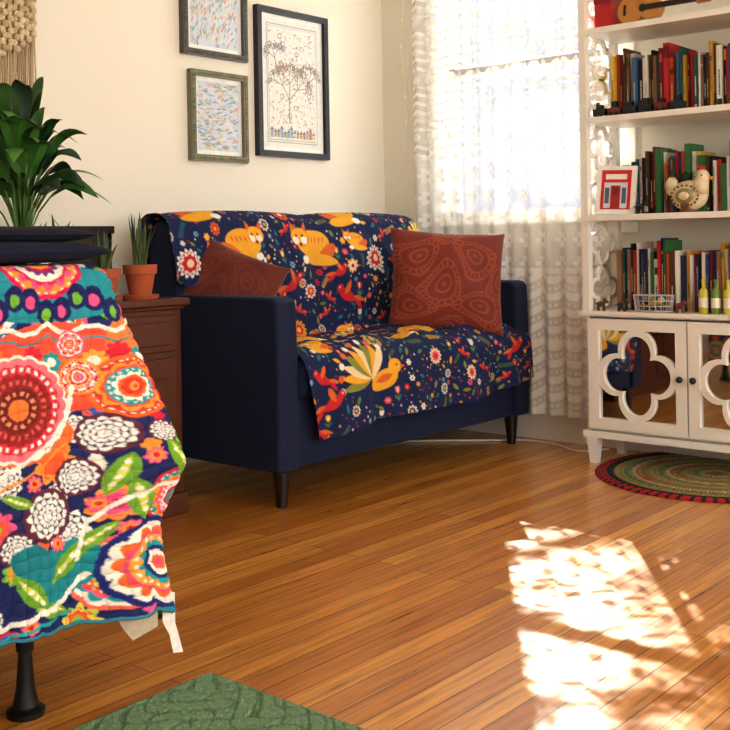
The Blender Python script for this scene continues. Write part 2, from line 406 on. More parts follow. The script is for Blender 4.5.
cur=empty('lace_curtain',(CX,2.57,2.55))
grid_mesh('lace',np.stack([X,Y,Z],2),np.repeat(A[:,:,None],3,2),ml,cur)
tube('rod',[(CX,2.02,2.54),(CX,2.5,2.54),(CX,3.14,2.54)],.012,M_metal,cur)
b=MB()
for yy in(2.03,3.12): b.box(CX,4.0,yy-.01,yy+.01,2.53,2.55)
b.done('brackets',M_metal,cur)

# fairy lights
fe=empty('fairy_lights',(3.97,3.14,2.0))
pts=[(3.975,3.15+.012*math.sin(k*1.3),2.5-.12*k) for k in range(11)]
tube('wire',pts,.0015,M_white,fe)
b=MB()
for p in pts: b.ell((p[0]-.006,p[1],p[2]-.01),(.005,.005,.008),(255,240,200))
b.done('bulbs',M_gloss,fe,smooth=True)

# ---------------------------------------------------------------- picture frames
def picture(x0,x1,z0,z1,fw,col,kind,seed):
    e=empty('picture_frame',((x0+x1)/2,3.29,(z0+z1)/2))
    b=MB()
    y0,y1=3.272,3.3
    b.box(x0,x0+fw,y0,y1,z0,z1,col);b.box(x1-fw,x1,y0,y1,z0,z1,col);b.box(x0+fw,x1-fw,y0,y1,z0,z0+fw,col);b.box(x0+fw,x1-fw,y0,y1,z1-fw,z1,col)
    if kind=='ornate':
        r=random.Random(seed); n=60
        for k in range(n):
            f=k/n; per=[(x0+fw/2,z0+f*(z1-z0)),(x1-fw/2,z0+f*(z1-z0)),(x0+f*(x1-x0),z0+fw/2),(x0+f*(x1-x0),z1-fw/2)]
            for p in per: b.ell((p[0],y0,p[1]),(.006,.004,.006),tuple(int(v*r.uniform(.7,1.3)) for v in col),n=5)
    b.done('frame',M_gloss,e,smooth='auto')
    c=Canvas(x0+fw,x1-fw,z0+fw,z1-fw,.0012,(236,236,230)); r=random.Random(seed)
    W=x1-x0-2*fw;H=z1-z0-2*fw;mx_,mz=x0+fw+W/2,z0+fw+H/2
    mw=.018
    def inner(U,V): return (np.abs(U)<W/2-mw)&(np.abs(V)<H/2-mw)
    c.fn(mx_,mz,max(W,H),inner,(206,214,222) if kind=='ornate' else (226,224,214))
    if kind=='ornate':
        for k in range(260):
            x=mx_+r.uniform(-.5,.5)*(W-2.6*mw);z=mz+r.uniform(-.5,.5)*(H-2.6*mw)
            c.leaf(x,z,r.uniform(.006,.02),r.uniform(.002,.005),r.choice([(150,172,200),(186,190,190),(220,190,150),(134,164,178),(226,222,206),(206,160,140),(150,176,140)]),ang=r.uniform(-.5,.5)+ (seed%2)*1.2)
    else:
        INK=[(96,100,110),(120,112,100),(150,140,126),(110,124,140)]
        c.fn(mx_,mz,1,lambda U,V:(np.abs(np.maximum(np.abs(U)-W/2+.04,np.abs(V)-H/2+.04))<.002),(150,160,166))
        c.fn(mx_,mz,1,lambda U,V:(np.abs(np.maximum(np.abs(U)-W/2+.05,np.abs(V)-H/2+.05))<.001),(170,150,120))
        def tr_(x,z,a,L,d_):
            if d_==0 or L<.008: 
                for _ in range(5): c.leaf(x+r.gauss(0,.009),z+r.gauss(0,.009),r.uniform(.003,.008),.002,r.choice(INK+[(180,110,80),(120,144,104),(190,150,94)]),ang=r.uniform(0,3))
                return
            x2,z2=x+math.cos(a)*L,z+math.sin(a)*L; c.stroke([(x,z),(x2,z2)],.0006+.0004*d_,(110,100,90))
            for s_ in(-.7,.0,.7): tr_(x2,z2,a+s_+r.uniform(-.15,.15),L*.7,d_-1)
        tr_(mx_-.02,z0+.15,1.57,.10,4); tr_(mx_+.08,z0+.28,1.2,.06,3); tr_(mx_-.09,mz+.06,1.9,.05,3)
        for k in range(14):
            x=mx_-W/2+.065+k*(W-.13)/13; hh=r.uniform(.015,.04); zz=z0+.085
            c.fn(x,zz+hh/2,.03,lambda U,V:(abs(U)<.009)&(abs(V)<hh/2),r.choice([(200,170,130),(150,168,180),(186,130,104),(206,200,180)]))
            c.tri([(x-.011,zz+hh),(x+.011,zz+hh),(x,zz+hh+.014)],r.choice(INK)); c.ell(x,zz+hh*.5,.002,.003,(80,80,90))
        for k in range(420):
            x=mx_+r.uniform(-.5,.5)*(W-.11);z=mz+r.uniform(-.5,.5)*(H-.12)
            c.leaf(x,z,r.uniform(.003,.010),r.uniform(.0008,.0022),r.choice(INK+[(150,176,190),(200,160,110),(184,110,90),(130,156,120)]),ang=r.choice([0,.3,1.57,1.2,2.4]))
        for k in range(12):
            c.ring(mx_+r.uniform(-.11,.11),mz+r.uniform(-.2,.22),.009,.012,r.choice(INK),0)
    xs=np.arange(x0+fw,x1-fw,.0016); zs=np.arange(z0+fw,z1-fw,.0016); Xg,Zg=np.meshgrid(xs,zs)
    grid_mesh('print',np.stack([Xg,np.full(Xg.shape,3.288),Zg],2),c.sample(Xg,Zg,.0006),M_gloss,e)
    b=MB(); b.box(x0+fw*.5,x1-fw*.5,3.289,3.3,z0+fw*.5,z1-fw*.5,(220,220,215)); b.done('backing',M_paint,e)
picture(3.151,3.588,1.225,1.86,.025,(16,16,18),'black',1)
picture(2.786,3.09,1.19,1.55,.024,(118,118,90),'ornate',2)
picture(2.752,3.095,1.607,1.98,.024,(84,84,76),'ornate',3)

# macrame
mc=empty('macrame_wall_hanging',(1.75,3.28,1.9)); b=MB(); r=random.Random(9)
b.cyl((1.5,3.275,2.2),(2.12,3.275,2.2),.012,.012,(150,110,70))
n=26
for k in range(n):
    x=1.53+k*(2.085-1.53)/(n-1); f=abs(k/(n-1)-.5)*2
    zb=1.58-.18*(1-f)
    zz=2.2; j=0
    while zz>zb:
        o=.004*(1 if (j+k)%2 else -1)
        b.ell((x+o,3.275-.003*(j%2),zz-.011),(.0125,.009,.014),r.choice([(206,186,150),(192,170,134),(216,198,164)]),n=6);zz-=.02; j+=1
    for q in range(3):
        b.cyl((x+.006*(q-1),3.277,zb+.01),(x+.010*(q-1)+r.uniform(-.004,.004),3.275,zb-.23+.06*(1-f)-r.uniform(0,.03)),.0035,.002,r.choice([(206,186,150),(184,160,124)]),5)
b.done('knotted_cord',M_matte,mc,smooth=True)

# ---------------------------------------------------------------- SOFA
so=empty('loveseat',(3.09,2.75,0))
X0,X1,YF,YB=2.41,3.895,2.44,3.09
simple_box('base',X0+.03,X1-.03,YF+.02,YB,.12,.36,M_navy,so,.015)
simple_box('seat_cushion',X0+.1,X1-.1,YF-.012,2.93,.345,.475,M_navy,so,.035,4)
def arm(name,xa,xb):
    b=MB(); 
    prof=[(YF,.12),(YF-.004,.5),(YF,.665),(YF+.02,.682),(YB-.05,.682),(YB-.01,.66),(YB,.12)]
    n=len(prof); vs=[(xa,y,z) for y,z in prof]+[(xb,y,z) for y,z in prof]
    fs=[tuple(range(n)),tuple(range(2*n-1,n-1,-1))]+[(i,i+n,(i+1)%n+n,(i+1)%n) for i in range(n)]
    b.add(vs,fs,(255,255,255)); b.done(name,M_navy,so,bevel=.018,seg=3)
arm('arm_left',X0,X0+.095); arm('arm_right',X1-.105,X1)
b=MB(); prof=[(2.90,.3),(2.945,.90),(2.985,.938),(3.045,.938),(3.085,.88),(3.09,.12),(2.92,.12)]
n=len(prof); vs=[(X0+.004,y,z) for y,z in prof]+[(X1-.104,y,z) for y,z in prof]
b.add(vs,[tuple(range(n)),tuple(range(2*n-1,n-1,-1))]+[(i,i+n,(i+1)%n+n,(i+1)%n) for i in range(n)],(255,255,255))
b.done('backrest',M_navy,so,bevel=.015,seg=3)
b=MB()
for x,y in((X0+.06,YF+.05),(X1-.07,YF+.05),(X0+.06,YB-.06),(X1-.07,YB-.06)):
    b.lathe((x,y,0),[(.018,0),(.03,.13)],(255,255,255),12)
b.done('legs',M_leg,so,smooth='auto')

# throw
prof=np.array([(3.108,.60),(3.108,.88),(3.085,.945),(3.05,.965),(2.985,.966),(2.935,.935),(2.885,.54),(2.865,.50),(2.83,.492),(2.47,.492),(2.432,.483),(2.415,.455),(2.408,.42),(2.402,.215)])
seg=np.hypot(*np.diff(prof,axis=0).T); cum=np.r_[0,np.cumsum(seg)]; TL=cum[-1]
NT,NS=560,520
tt=np.linspace(0,TL,NT); py=np.interp(tt,cum,prof[:,0]); pz=np.interp(tt,cum,prof[:,1])
kern=np.ones(11)/11
pad=lambda a:np.convolve(np.r_[2*a[0]-a[5:0:-1],a,2*a[-1]-a[-2:-7:-1]],kern,'valid')
py,pz=pad(py),pad(pz)
s=np.linspace(0,1,NS)
def sm(a,b_,x): q=np.clip((x-a)/(b_-a),0,1); return q*q*(3-2*q)
x0=2.515-.135*(1-sm(cum[5]+.2,cum[5]+.26,tt)); x0=x0+.05*sm(cum[11],TL,tt)
x1=np.interp(tt,[0,cum[4],cum[5]+.2,cum[5]+.3,cum[9],cum[10],cum[11],TL],[3.78,3.78,3.75,3.775,3.78,3.785,3.86,3.88])
Sx,Tt=np.meshgrid(s,tt); Xg=x0[:,None]+(x1-x0)[:,None]*Sx
Yg=np.repeat(py[:,None],NS,1);Zg=np.repeat(pz[:,None],NS,1)
half=np.sin(np.pi*np.clip(((Xg-2.4)%.69)/.69,0,1))
bf=np.exp(-((Tt-(cum[5]+.18))/.16)**2)
Yg-=.035*half**.6*bf
tf=np.exp(-((Tt-cum[4])/.08)**2); Zg+=(.018*half**.5-.004)*tf
hang=sm(cum[10],TL,Tt)
Yg-=hang*(.016+.016*np.sin(Xg*19+.5*np.sin(Xg*7))+.007*np.sin(Xg*43+1))
Zg+=hang*(.05*(Xg-2.5)/1.3+.012*np.sin(Xg*7))
seatf=sm(cum[8],cum[8]+.05,Tt)*(1-sm(cum[9]-.03,cum[10],Tt))
wr=.007*(1+np.sin(Xg*21+Tt*13+2*np.sin(Tt*9)))+.004*(1+np.sin(Xg*47-Tt*31+1.5*np.sin(Xg*11)))
Zg+=wr*seatf+seatf*.012*half**.5
Yg-=wr*bf*1.1
pl=[]
def bt(z): return cum[5]+(.935-z)/.395*(cum[6]-cum[5])
def stt(y): return cum[8]+(2.83-y)
fr=cum[11]
pl+= [('fox',3.08,bt(.85),.095,1.2,-1),('daisy',3.42,bt(.79),.060,WH,RED,CREAM,14),('daisy',2.44,bt(.79),.058,WH,RED,CREAM,14),('fox',2.70,bt(.86),.085,1.05,1),
('bird',2.93,bt(.70),.05,1.4,1),('bird',3.24,bt(.645),.05,1.4,-1),('daisy',3.27,bt(.76),.034,YEL,WH,RED,8),('daisy',2.80,bt(.64),.036,WH,TEAL,YEL,10),
('pea',2.84,fr+.08,.12,1.15,1),('fox',3.3,stt(2.58),.09,1.15,1),('fox',2.70,stt(2.62),.085,1.1,1),('bird',2.63,fr+.13,.045,1.2,1),('bird',3.74,fr+.05,.055,1.4,1),('daisy',3.20,fr+.03,.038,CREAM,PINK,RED,12),('daisy',3.40,fr+.12,.036,WH,OR,RED,12),('daisy',3.05,stt(2.55),.036,WH,RED,YEL,10),('bird',3.52,stt(2.52),.045,1.2,-1),
('fox',2.55,cum[4]-.02,.09,1.1,1),('fox',3.3,cum[4],.09,1.1,1),('daisy',2.95,cum[4]+.02,.04,OR,RED,WH,9)]
cv=throw_canvas(2.3,3.97,TL,pl)
grid_mesh('throw_blanket',np.stack([Xg,Yg,Zg],2),cv.sample(Xg,Tt,.0008),M_fab,so)

# pillows
def pillow(name,center,size,thick,normal,roll,cols,parent=None,up=(0,0,1),patt=True):
    n=170; u=np.linspace(-1,1,n); U,V=np.meshgrid(u,u)
    th=thick/2*np.sqrt(np.clip((1-U**2)*(1-V**2),0,1))**.75
    xx=size[0]/2*U*(1-.07*(1-V**2)); yy=size[1]/2*V*(1-.07*(1-U**2))
    th=th*(1+.06*np.sin(U*7+V*3)+.05*np.sin(V*9-U*4))
    P1=np.stack([xx,yy,th],2);P2=np.stack([xx,yy,-th],2)[:, ::-1]
    P=np.concatenate([P1,P2],1)
    def colr(U,V):
        base=np.zeros(U.shape+(3,)); base[:]=lin(cols[0])
        if patt:
            # tonal paisley teardrops, nested outlines with stippled edge
            for (cx_,cy_,a0,sc_) in ((-.55,.45,.6,.62),(.45,.5,2.2,.6),(-.1,-.1,1.2,.66),(-.65,-.55,-.4,.55),(.55,-.5,2.9,.62),(0,.95,.1,.4),(.95,.0,1.6,.45),(-.98,.0,1.5,.42),(0,-.95,3.0,.45)):
                ca_,sa_=math.cos(a0),math.sin(a0)
                a_=((U-cx_)*ca_+(V-cy_)*sa_)/sc_; b_=(-(U-cx_)*sa_+(V-cy_)*ca_)/sc_
                b_=b_-.35*a_*a_
                f=np.hypot(a_*1.25,b_*(2.0+1.5*np.clip(a_,-.4,.9)))
                base[f<1]=lin(cols[0])
                m=((f<1)&(f>.9))|((f<.72)&(f>.64))|((f<.4)&(f>.3))|(f<.1)|((f>.74)&(f<.88)&(np.sin(np.arctan2(b_,a_)*24)>.2))
                base[m]=lin(cols[1])
        return base
    C1=colr(U,V);C=np.concatenate([C1,C1[:, ::-1]],1)
    nrm=Vector(normal).normalized(); upv=Vector(up); rgt=upv.cross(nrm).normalized(); up2=nrm.cross(rgt)
    M=Matrix((rgt,up2,nrm)).transposed(); M=M@Matrix.Rotation(roll,3,'Z'); M=np.array(M)
    Pw=P@M.T+np.array(center)
    return grid_mesh(name,Pw,C,M_velvet,parent)
pillow('throw_pillow',(3.525,2.59,.688),(.47,.42),.17,(-.70,-.72,.17),-.07,((122,42,22),(150,68,36)))
pillow('throw_pillow',(2.535,2.83,.665),(.37,.37),.12,(-.93,-.42,.28),-.38,((110,40,26),(124,54,34)))

# ---------------------------------------------------------------- side cabinet
ca=empty('wooden_cabinet',(1.75,2.98,0))
b=MB(); b.box(1.25,2.23,2.69,3.27,.05,.655); b.done('carcass',M_cab,ca,bevel=.004)
b=MB(); b.box(1.22,2.25,2.665,3.275,.662,.686); b.box(1.235,2.24,2.68,3.275,.65,.664); b.done('top',M_cab,ca,bevel=.006)
b=MB(); b.box(1.24,2.24,2.68,3.27,0,.07); b.done('plinth',M_cab,ca,bevel=.004)
b=MB()
for xa,xb in((1.28,1.73),(1.75,2.20)):
    b.box(xa,xb,2.675,2.692,.52,.635); b.box(xa+.02,xb-.02,2.669,2.677,.54,.615)
    b.box(xa,xb,2.675,2.692,.09,.50); b.box(xa+.05,xb-.05,2.668,2.677,.15,.44)
b.done('drawer_and_door_fronts',M_cab,ca,bevel=.004)
b=MB()
for x in(1.5,1.97): b.lathe((x,0,0),[(.006,0),(.006,.012),(.013,.018),(.010,.026)],(150,110,50),12,Matrix.Translation((0,2.669,.578))@Matrix.Rotation(math.pi/2,4,'X'))
for x in(1.70,1.78): b.lathe((x,0,0),[(.006,0),(.006,.012),(.013,.018),(.010,.026)],(150,110,50),12,Matrix.Translation((0,2.675,.32))@Matrix.Rotation(math.pi/2,4,'X'))
b.done('knobs',M_metal,ca,smooth=True)

def leafstrip(b,pts,w,col,fold=.3,side=None):
    n=len(pts); pts=[Vector(p) for p in pts]; vs=[];fs=[]
    for i,p in enumerate(pts):
        t=(pts[min(i+1,n-1)]-pts[max(i-1,0)]).normalized()
        sd=side if side is not None else t.cross(Vector((0,0,1)))
        if sd.length<1e-3: sd=Vector((1,0,0))
        sd=(sd-t*sd.dot(t)).normalized(); up=sd.cross(t)
        q=i/(n-1); ww=w(q)
        vs+=[p+sd*ww+up*ww*fold,p,p-sd*ww+up*ww*fold]
        if i: a=3*(i-1); fs+=[(a,a+1,a+4,a+3),(a+1,a+2,a+5,a+4)]
    b.add(vs,fs,col)
# peace lily
bx,by=1.735,2.80
pl_=empty('potted_peace_lily',(bx,by,.686))
b=MB(); b.lathe((bx,by,.686),[(.06,0),(.072,.06),(.082,.13),(.087,.135),(.08,.135),(.076,.12)],(232,228,220),24); b.done('pot',M_gloss,pl_,smooth='auto')
b=MB(); b.lathe((bx,by,.80),[(.074,0),(.07,.006)],(40,28,20),20); b.done('soil',M_soil,pl_)
b=MB(); r=random.Random(27)
for k in range(62):
    a=k*2.399+r.uniform(-.4,.4); f=k/62
    reach=.07+.19*f+r.uniform(-.03,.03); h=(.54-.30*f)*r.uniform(.85,1.05) 
    dr_=.50+.17*f+r.uniform(-.03,.04)
    pts=[]
    for i in range(19):
        t=i/18; rr=reach*(t**1.5)*1.05; zz=h*math.sin(t*math.pi*dr_)
        zz-=.10*f*max(0,t-.6)**1.3
        pts.append((bx+math.cos(a)*rr,min(by+math.sin(a)*rr,3.26),.80+zz))
    for i0,i1 in((0,3),(3,6),(6,9)): b.cyl(pts[i0],pts[i1],.003,.0026,(86,126,60),5)
    wd=r.uniform(.026,.042); tw=r.uniform(-.7,.7)
    sd=Vector((-math.sin(a),math.cos(a),tw))
    col=r.choice([(30,66,28),(22,54,24),(44,88,36),(82,134,56),(34,76,30),(58,104,44)])
    leafstrip(b,pts[8:],lambda q:wd*math.sin(math.pi*min(1,q*.97+.03))**.7*(1.15-.5*q)+.0006,col,.2,side=sd)
b.done('leaves',M_leaf,pl_,smooth=True)
# planter box behind
pb=empty('planter_box',(1.96,2.98,.686)); b=MB()
x0_,x1_,y0_,y1_=1.835,2.10,2.87,3.1
b.box(x0_,x1_,y0_,y0_+.015,.70,.90,(52,50,38));b.box(x0_,x1_,y1_-.015,y1_,.70,.90,(52,50,38));b.box(x0_,x0_+.015,y0_,y1_,.70,.90,(52,50,38));b.box(x1_-.015,x1_,y0_,y1_,.70,.90,(52,50,38));b.box(x0_,x1_,y0_,y1_,.686,.705,(20,16,14))
for (xa,xb,ya,yb) in((x0_-.006,x1_+.006,y0_-.008,y0_+.012),(x0_-.006,x1_+.006,y1_-.012,y1_+.008),(x0_-.008,x0_+.012,y0_,y1_),(x1_-.012,x1_+.008,y0_,y1_)):
    b.box(xa,xb,ya,yb,.895,.918,(20,16,14));b.box(xa,xb,ya,yb,.686,.71,(20,16,14))
b.done('box',M_gloss,pb)
b=MB(); b.box(x0_+.015,x1_-.015,y0_+.015,y1_-.015,.705,.86); b.done('soil',M_soil,pb)
b=MB()
for k in range(7):
    x=r.uniform(x0_+.03,x1_-.06);y=r.uniform(y0_+.03,y1_-.04);a=r.uniform(0,6.28);h=r.uniform(.06,.10)
    pts=[(x+math.cos(a)*.05*t*t,y+math.sin(a)*.04*t*t,.86+h*t) for t in np.linspace(0,1,7)]
    leafstrip(b,pts,lambda q:.007*(1-q)**.6+.0003,r.choice([(60,90,50),(50,80,44)]),.3)
b.done('plants',M_leaf,pb,smooth=True)
def aloe(x,y,z,R,hp,n,hl,seed):
    e=empty('potted_aloe',(x,y,z)); b=MB()
    b.lathe((x,y,z),[(R*1.05,0),(R*1.15,.012),(R*1.1,.014),(R*.9,.008)],(150,76,48),24); b.done('saucer',M_terra,e,smooth='auto')
    b=MB(); b.lathe((x,y,z+.008),[(R*.66,0),(R*.9,hp*.7),(R*.92,hp*.7),(R*1.02,hp*.71),(R*1.05,hp),(R*.93,hp),(R*.9,hp*.9)],(180,95,60),24); b.done('pot',M_terra,e,smooth='auto')
    b=MB(); b.lathe((x,y,z+hp*.88),[(R*.9,0),(R*.85,.004)],(40,30,20),18); b.done('soil',M_soil,e)
    b=MB(); r=random.Random(seed)
    for k in range(n):
        a=k*2.4+r.uniform(-.3,.3); out=r.uniform(.1,.6)*R*1.5*(k/n+.2); h=hl*r.uniform(.7,1)*(1.05-.35*k/n)
        pts=[(x+math.cos(a)*(R*.25+out*t*t),y+math.sin(a)*(R*.25+out*t*t),z+hp*.88+h*t) for t in np.linspace(0,1,9)]
        leafstrip(b,pts,lambda q:.011*(1-q)**.6+.0003,r.choice([(84,100,58),(66,88,54),(100,112,66)]),.5,side=Vector((-math.sin(a),math.cos(a),0)))
    b.done('leaves',M_leaf,e,smooth=True)
aloe(2.13,2.765,.686,.052,.10,18,.20,4)
aloe(2.0,2.775,.686,.05,.09,12,.15,8)

# ---------------------------------------------------------------- BED with quilt
bed=empty('bed',(.25,2.17,0))
simple_box('mattress',-.75,1.225,1.725,2.6,.5,.80,mat_plain('mattress_ticking',(225,220,210),.9),bed,.04,4)
simple_box('box_spring',-.75,1.225,1.725,2.6,.23,.5,mat_plain('box_spring_cloth',(205,200,190),.9),bed,.02)
b=MB(); b.box(-.74,1.215,1.735,1.765,.19,.235);b.box(-.74,1.215,2.56,2.59,.19,.235);b.box(-.74,-.71,1.735,2.59,.19,.235);b.box(1.185,1.215,1.735,2.59,.19,.235);b.done('metal_rails',M_black,bed)
b=MB()
for x,y in((1.085,1.765),(1.085,2.56),(-.6,1.765),(-.6,2.56)):
    b.lathe((x,y,0),[(.034,0),(.035,.010),(.024,.018),(.017,.05),(.013,.10),(.012,.115),(.016,.118),(.016,.135),(.011,.138),(.011,.20)],(18,18,20),24)
b.done('legs',M_black,bed,smooth='auto')
def q(px,py): return px*.00195,(py-262)*.00187
qc=Canvas(-1.8,1.35,-.02,.78,.001,(30,40,96))
r=random.Random(11)
QC=[(214,34,66),(240,100,50),(248,156,60),(26,160,164),(126,188,64),(240,94,146),(244,234,218),(244,114,94),(214,212,84),(44,104,170)]
pts=[]
for _ in range(6000):
    x=r.uniform(-1.8,1.35);y=r.uniform(0,.76);rad=r.choice([.07,.055,.045,.036,.028,.02,.014])
    if all((x-a)**2+(y-b_)**2>(rad*.85+g)**2*.88 for a,b_,g in pts): pts.append((x,y,rad))
def medal(x,y,R,cs,n=12):
    fr=[1,.9,.8,.68,.6,.48,.36,.28,.16,.08]
    for k,f in enumerate(fr):
        if k%3==2: qc.pet(x,y,R*f,n,cs[k%len(cs)],.18,rot=.3*k)
        else: qc.pet(x,y,R*f,n*(1 if k<5 else 0)+ (8 if k>=5 else 0),cs[k%len(cs)],.1 if k%2 else .02)
    qc.ring(x,y,R*.83,R*.87,(244,234,218),28)
    qc.ring(x,y,R*.5,R*.55,(244,234,218),18)
for x,y,g in pts:
    k=r.random()
    if g>=.05: medal(x,y,g,r.sample(QC,6),r.choice([8,10,12,16]))
    elif g>=.028:
        if k<.4: qc.mum(x,y,g*.95)
        else: daisy(qc,x,y,g*.95,r.choice(QC),r.choice(QC),r.choice(QC),9)
    elif g>=.018: qc.leaf(x,y,g*1.3,g*.55,r.choice(QC),ang=r.uniform(0,3.1)); 
    else: qc.pet(x,y,g,6,r.choice(QC),.3)
CRM=(246,238,222)
def qleaf(px,py,L,w,ang,c1=(120,170,54),c2=(214,214,86)):
    x,y=q(px,py); qc.leaf(x,y,L,w,c1,ang=ang); qc.leaf(x,y,L*.85,w*.3,c2,ang=ang)
    for k in(-.5,-.15,.2,.5): qc.ell(x+math.cos(ang)*L*k,y+math.sin(ang)*L*k,w*.25,w*.25,CRM)
def blob(px,py,a,b_,col,ang=0): x,y=q(px,py); qc.ell(x,y,a,b_,col,ang=ang)
blob(45,300,.17,.055,(40,150,160)); blob(50,375,.15,.085,(240,94,66)); blob(15,440,.10,.05,(244,124,60)); blob(120,360,.05,.07,(244,134,70))
x,y=q(45,262); medal(x,y,.085,[(214,34,96),(248,156,60),(240,94,146),(214,34,66),(244,234,218),(120,60,130)],14)
for k in range(11):
    x,y=q(-20+k*16,312+9*math.sin(k*1.57+1)); qc.ell(x,y,.019,.024,(28,38,100)); qc.ell(x,y+.004,.009,.012,[(126,188,64),(240,94,146)][k%2])
qc.stroke([q(-40+12*i,330+11*abs(math.sin(i*.9))) for i in range(18)],.0042,CRM)
qc.stroke([q(-40+12*i,341+11*abs(math.sin(i*.9))) for i in range(18)],.002,(40,150,160),2)
for k in range(8):
    x,y=q(-10+k*19,362+7*(k%2)); qc.pet(x,y,.021,8,[(244,124,50),(248,174,70),(214,44,66),(40,160,160)][k%4],.3); qc.ell(x,y,.009,.009,[(214,34,66),CRM][k%2])
x,y=q(12,412)
for f,cc in((.100,CRM),(.094,(244,126,136)),(.082,(224,54,74)),(.066,(160,38,42)),(.042,(126,36,32)),(.02,(236,130,60))): qc.pet(x,y,f,20,cc,.05)
qc.ring(x,y,.069,.077,CRM,30); qc.ring(x,y,.046,.055,(222,106,84),24); qc.ring(x,y,.026,.034,(236,154,114),14)
x,y=q(108,398); medal(x,y,.06,[(244,114,40),(220,64,54),(248,164,60),(240,84,74),(40,160,160),CRM],10)
x,y=q(72,385); medal(x,y,.034,[(248,164,60),(214,44,64),CRM,(240,94,146)],8)
x,y=q(66,352); medal(x,y,.026,[(240,94,146),CRM,(214,34,66),(248,164,60)],8)
qc.stroke([q(-10,476),q(20,462),q(46,445),q(62,420),q(66,395)],.0042,CRM)
qc.stroke([q(-10,488),q(28,474),q(58,450)],.0028,(248,156,60),2)
for (a,b_,g) in((86,443,.034),(37,518,.044),(66,484,.032),(6,545,.028),(120,446,.02)):
    x,y=q(a,b_); qc.ell(x,y,g*1.12,g*1.12,(104,44,66)); qc.mum(x,y,g,d=(90,70,84))
blob(52,575,.075,.05,(28,142,148),-.4); blob(20,560,.04,.03,(28,132,140),.3)
for a in((92,484,.042,.015,1.9),(104,512,.045,.016,1.3),(18,590,.05,.018,.9),(60,566,.055,.018,-.7),(38,610,.04,.014,.2),(130,476,.045,.016,1.2),(82,545,.035,.013,2.4),(8,500,.03,.011,.4)): qleaf(*a)
for (a,b_) in((110,470),(48,548),(82,512),(24,486),(100,540),(14,620)):
    x,y=q(a,b_); daisy(qc,x,y,.016,(240,94,146),(248,156,60),(214,34,66),8)
x,y=q(150,420); qc.leaf(x,y,.09,.035,(214,48,54),ang=1.1); qc.leaf(x,y,.06,.015,(248,156,60),ang=1.1)
x,y=q(125,580); medal(x,y,.088,[(34,44,120),CRM,(244,114,50),(236,84,126),(248,164,60),(28,160,160)],12)
qc.stroke([q(68,568),q(76,530),q(98,508),q(130,498),(.36,.44)],.004,CRM)
qc.stroke([q(-60,632),q(0,616),q(50,606),q(76,582)],.005,CRM)
qc.stroke([q(-60,645),q(0,626),q(62,616)],.003,(40,170,170))

scoarse1=np.arange(-1.75,-.22,.007); sfine=np.arange(-.22,.56,.0014); scoarse2=np.arange(.56,1.11,.007)
ss=np.r_[scoarse1,sfine,scoarse2]
def plan(s):
    R=.045; sc=1.245-R-1.01
    x=np.where(s<sc,1.01+s,0.);y=np.where(s<sc,1.70,0.);nx=np.zeros_like(s);ny=np.where(s<sc,-1.,0.)
    a=np.clip((s-sc)/R,0,math.pi/2)
    m=s>=sc
    x=np.where(m,1.245-R+R*np.sin(a),x);y=np.where(m,1.70+R-R*np.cos(a),y);nx=np.where(m,np.sin(a),nx);ny=np.where(m,-np.cos(a),ny)
    ex=np.clip(s-sc-R*math.pi/2,0,9); y=y+ex
    return x,y,nx,ny
bx_,by_,nx_,ny_=plan(ss)
tq=np.r_[np.linspace(0,.055,30),np.arange(.0565,.69,.0014)]
Sg,Tg=np.meshgrid(ss,tq)
Bx=np.repeat(bx_[None],len(tq),0);By=np.repeat(by_[None],len(tq),0);Nx=np.repeat(nx_[None],len(tq),0);Ny=np.repeat(ny_[None],len(tq),0)
rad=.035; ang=np.clip(Tg/rad,0,math.pi/2)
inset=rad*(1-np.sin(ang)); Zq=.82-rad*(1-np.cos(ang))-np.clip(Tg-rad*math.pi/2,0,9)
drop=np.clip((.80-Zq)/.65,0,1)
hemz=.155+.022*(1-sm(.02,.2,Sg))-.03*sm(.22,.3,Sg)+.006*np.sin(Sg*9)-.005*np.abs(np.sin(Sg*math.pi/.045))
Zq=.82-(.82-Zq)*((.82-hemz)/(.82-Zq.min()))
off=-inset+drop*(.008+.014*np.sin(Sg*16+.8))+drop**2*.014*np.sin(Sg*37)
fo=1.28*np.interp(Zq,[.12,.25,.32,.38,.43,.50,.58,.66,.75,.82],[.104,.086,.082,.105,.124,.105,.078,.052,.02,0])
wgt=np.exp(-((Sg-.27)/.085)**2)
fold2=.02*np.sin((Sg-.16)*70)*wgt*drop
Q=.024
wob=.004*np.sin(Tg*31+Sg*11); u_=(Sg+wob)*math.pi/Q; v_=(Tg+.004*np.sin(Sg*29))*math.pi/Q
puff=.0056*np.abs(np.sin(u_)*np.sin(v_))**.45
off+=puff+fold2
Xq=Bx+Nx*off+.75*fo*wgt; Yq=By+Ny*off-.66*fo*wgt
Cq=qc.sample(Sg,Tg,.0006)
st=np.exp(-(np.sin(u_)/.1)**2)+np.exp(-(np.sin(v_)/.1)**2)
Cq=Cq*(1-.25*np.clip(st,0,1))[:,:,None]
grid_mesh('quilt_drop',np.stack([Xq,Yq,Zq],2),Cq,M_quilt,bed)
tube_pts=[Vector((Xq[-1,j],Yq[-1,j],Zq[-1,j])) for j in range(0,len(ss),6)]
cu=bpy.data.curves.new('quilt_binding','CURVE'); cu.dimensions='3D'; cu.bevel_depth=.0036
sp=cu.splines.new('POLY'); sp.points.add(len(tube_pts)-1)
for p_,v in zip(sp.points,tube_pts): p_.co=(*v,1)
cu.materials.append(mat_plain('quilt_binding_cotton',(60,130,150),.9)); o=bpy.data.objects.new('quilt_binding',cu); COL.objects.link(o); o.parent=bed; o.matrix_parent_inverse=Matrix.Translation(-bed.location)
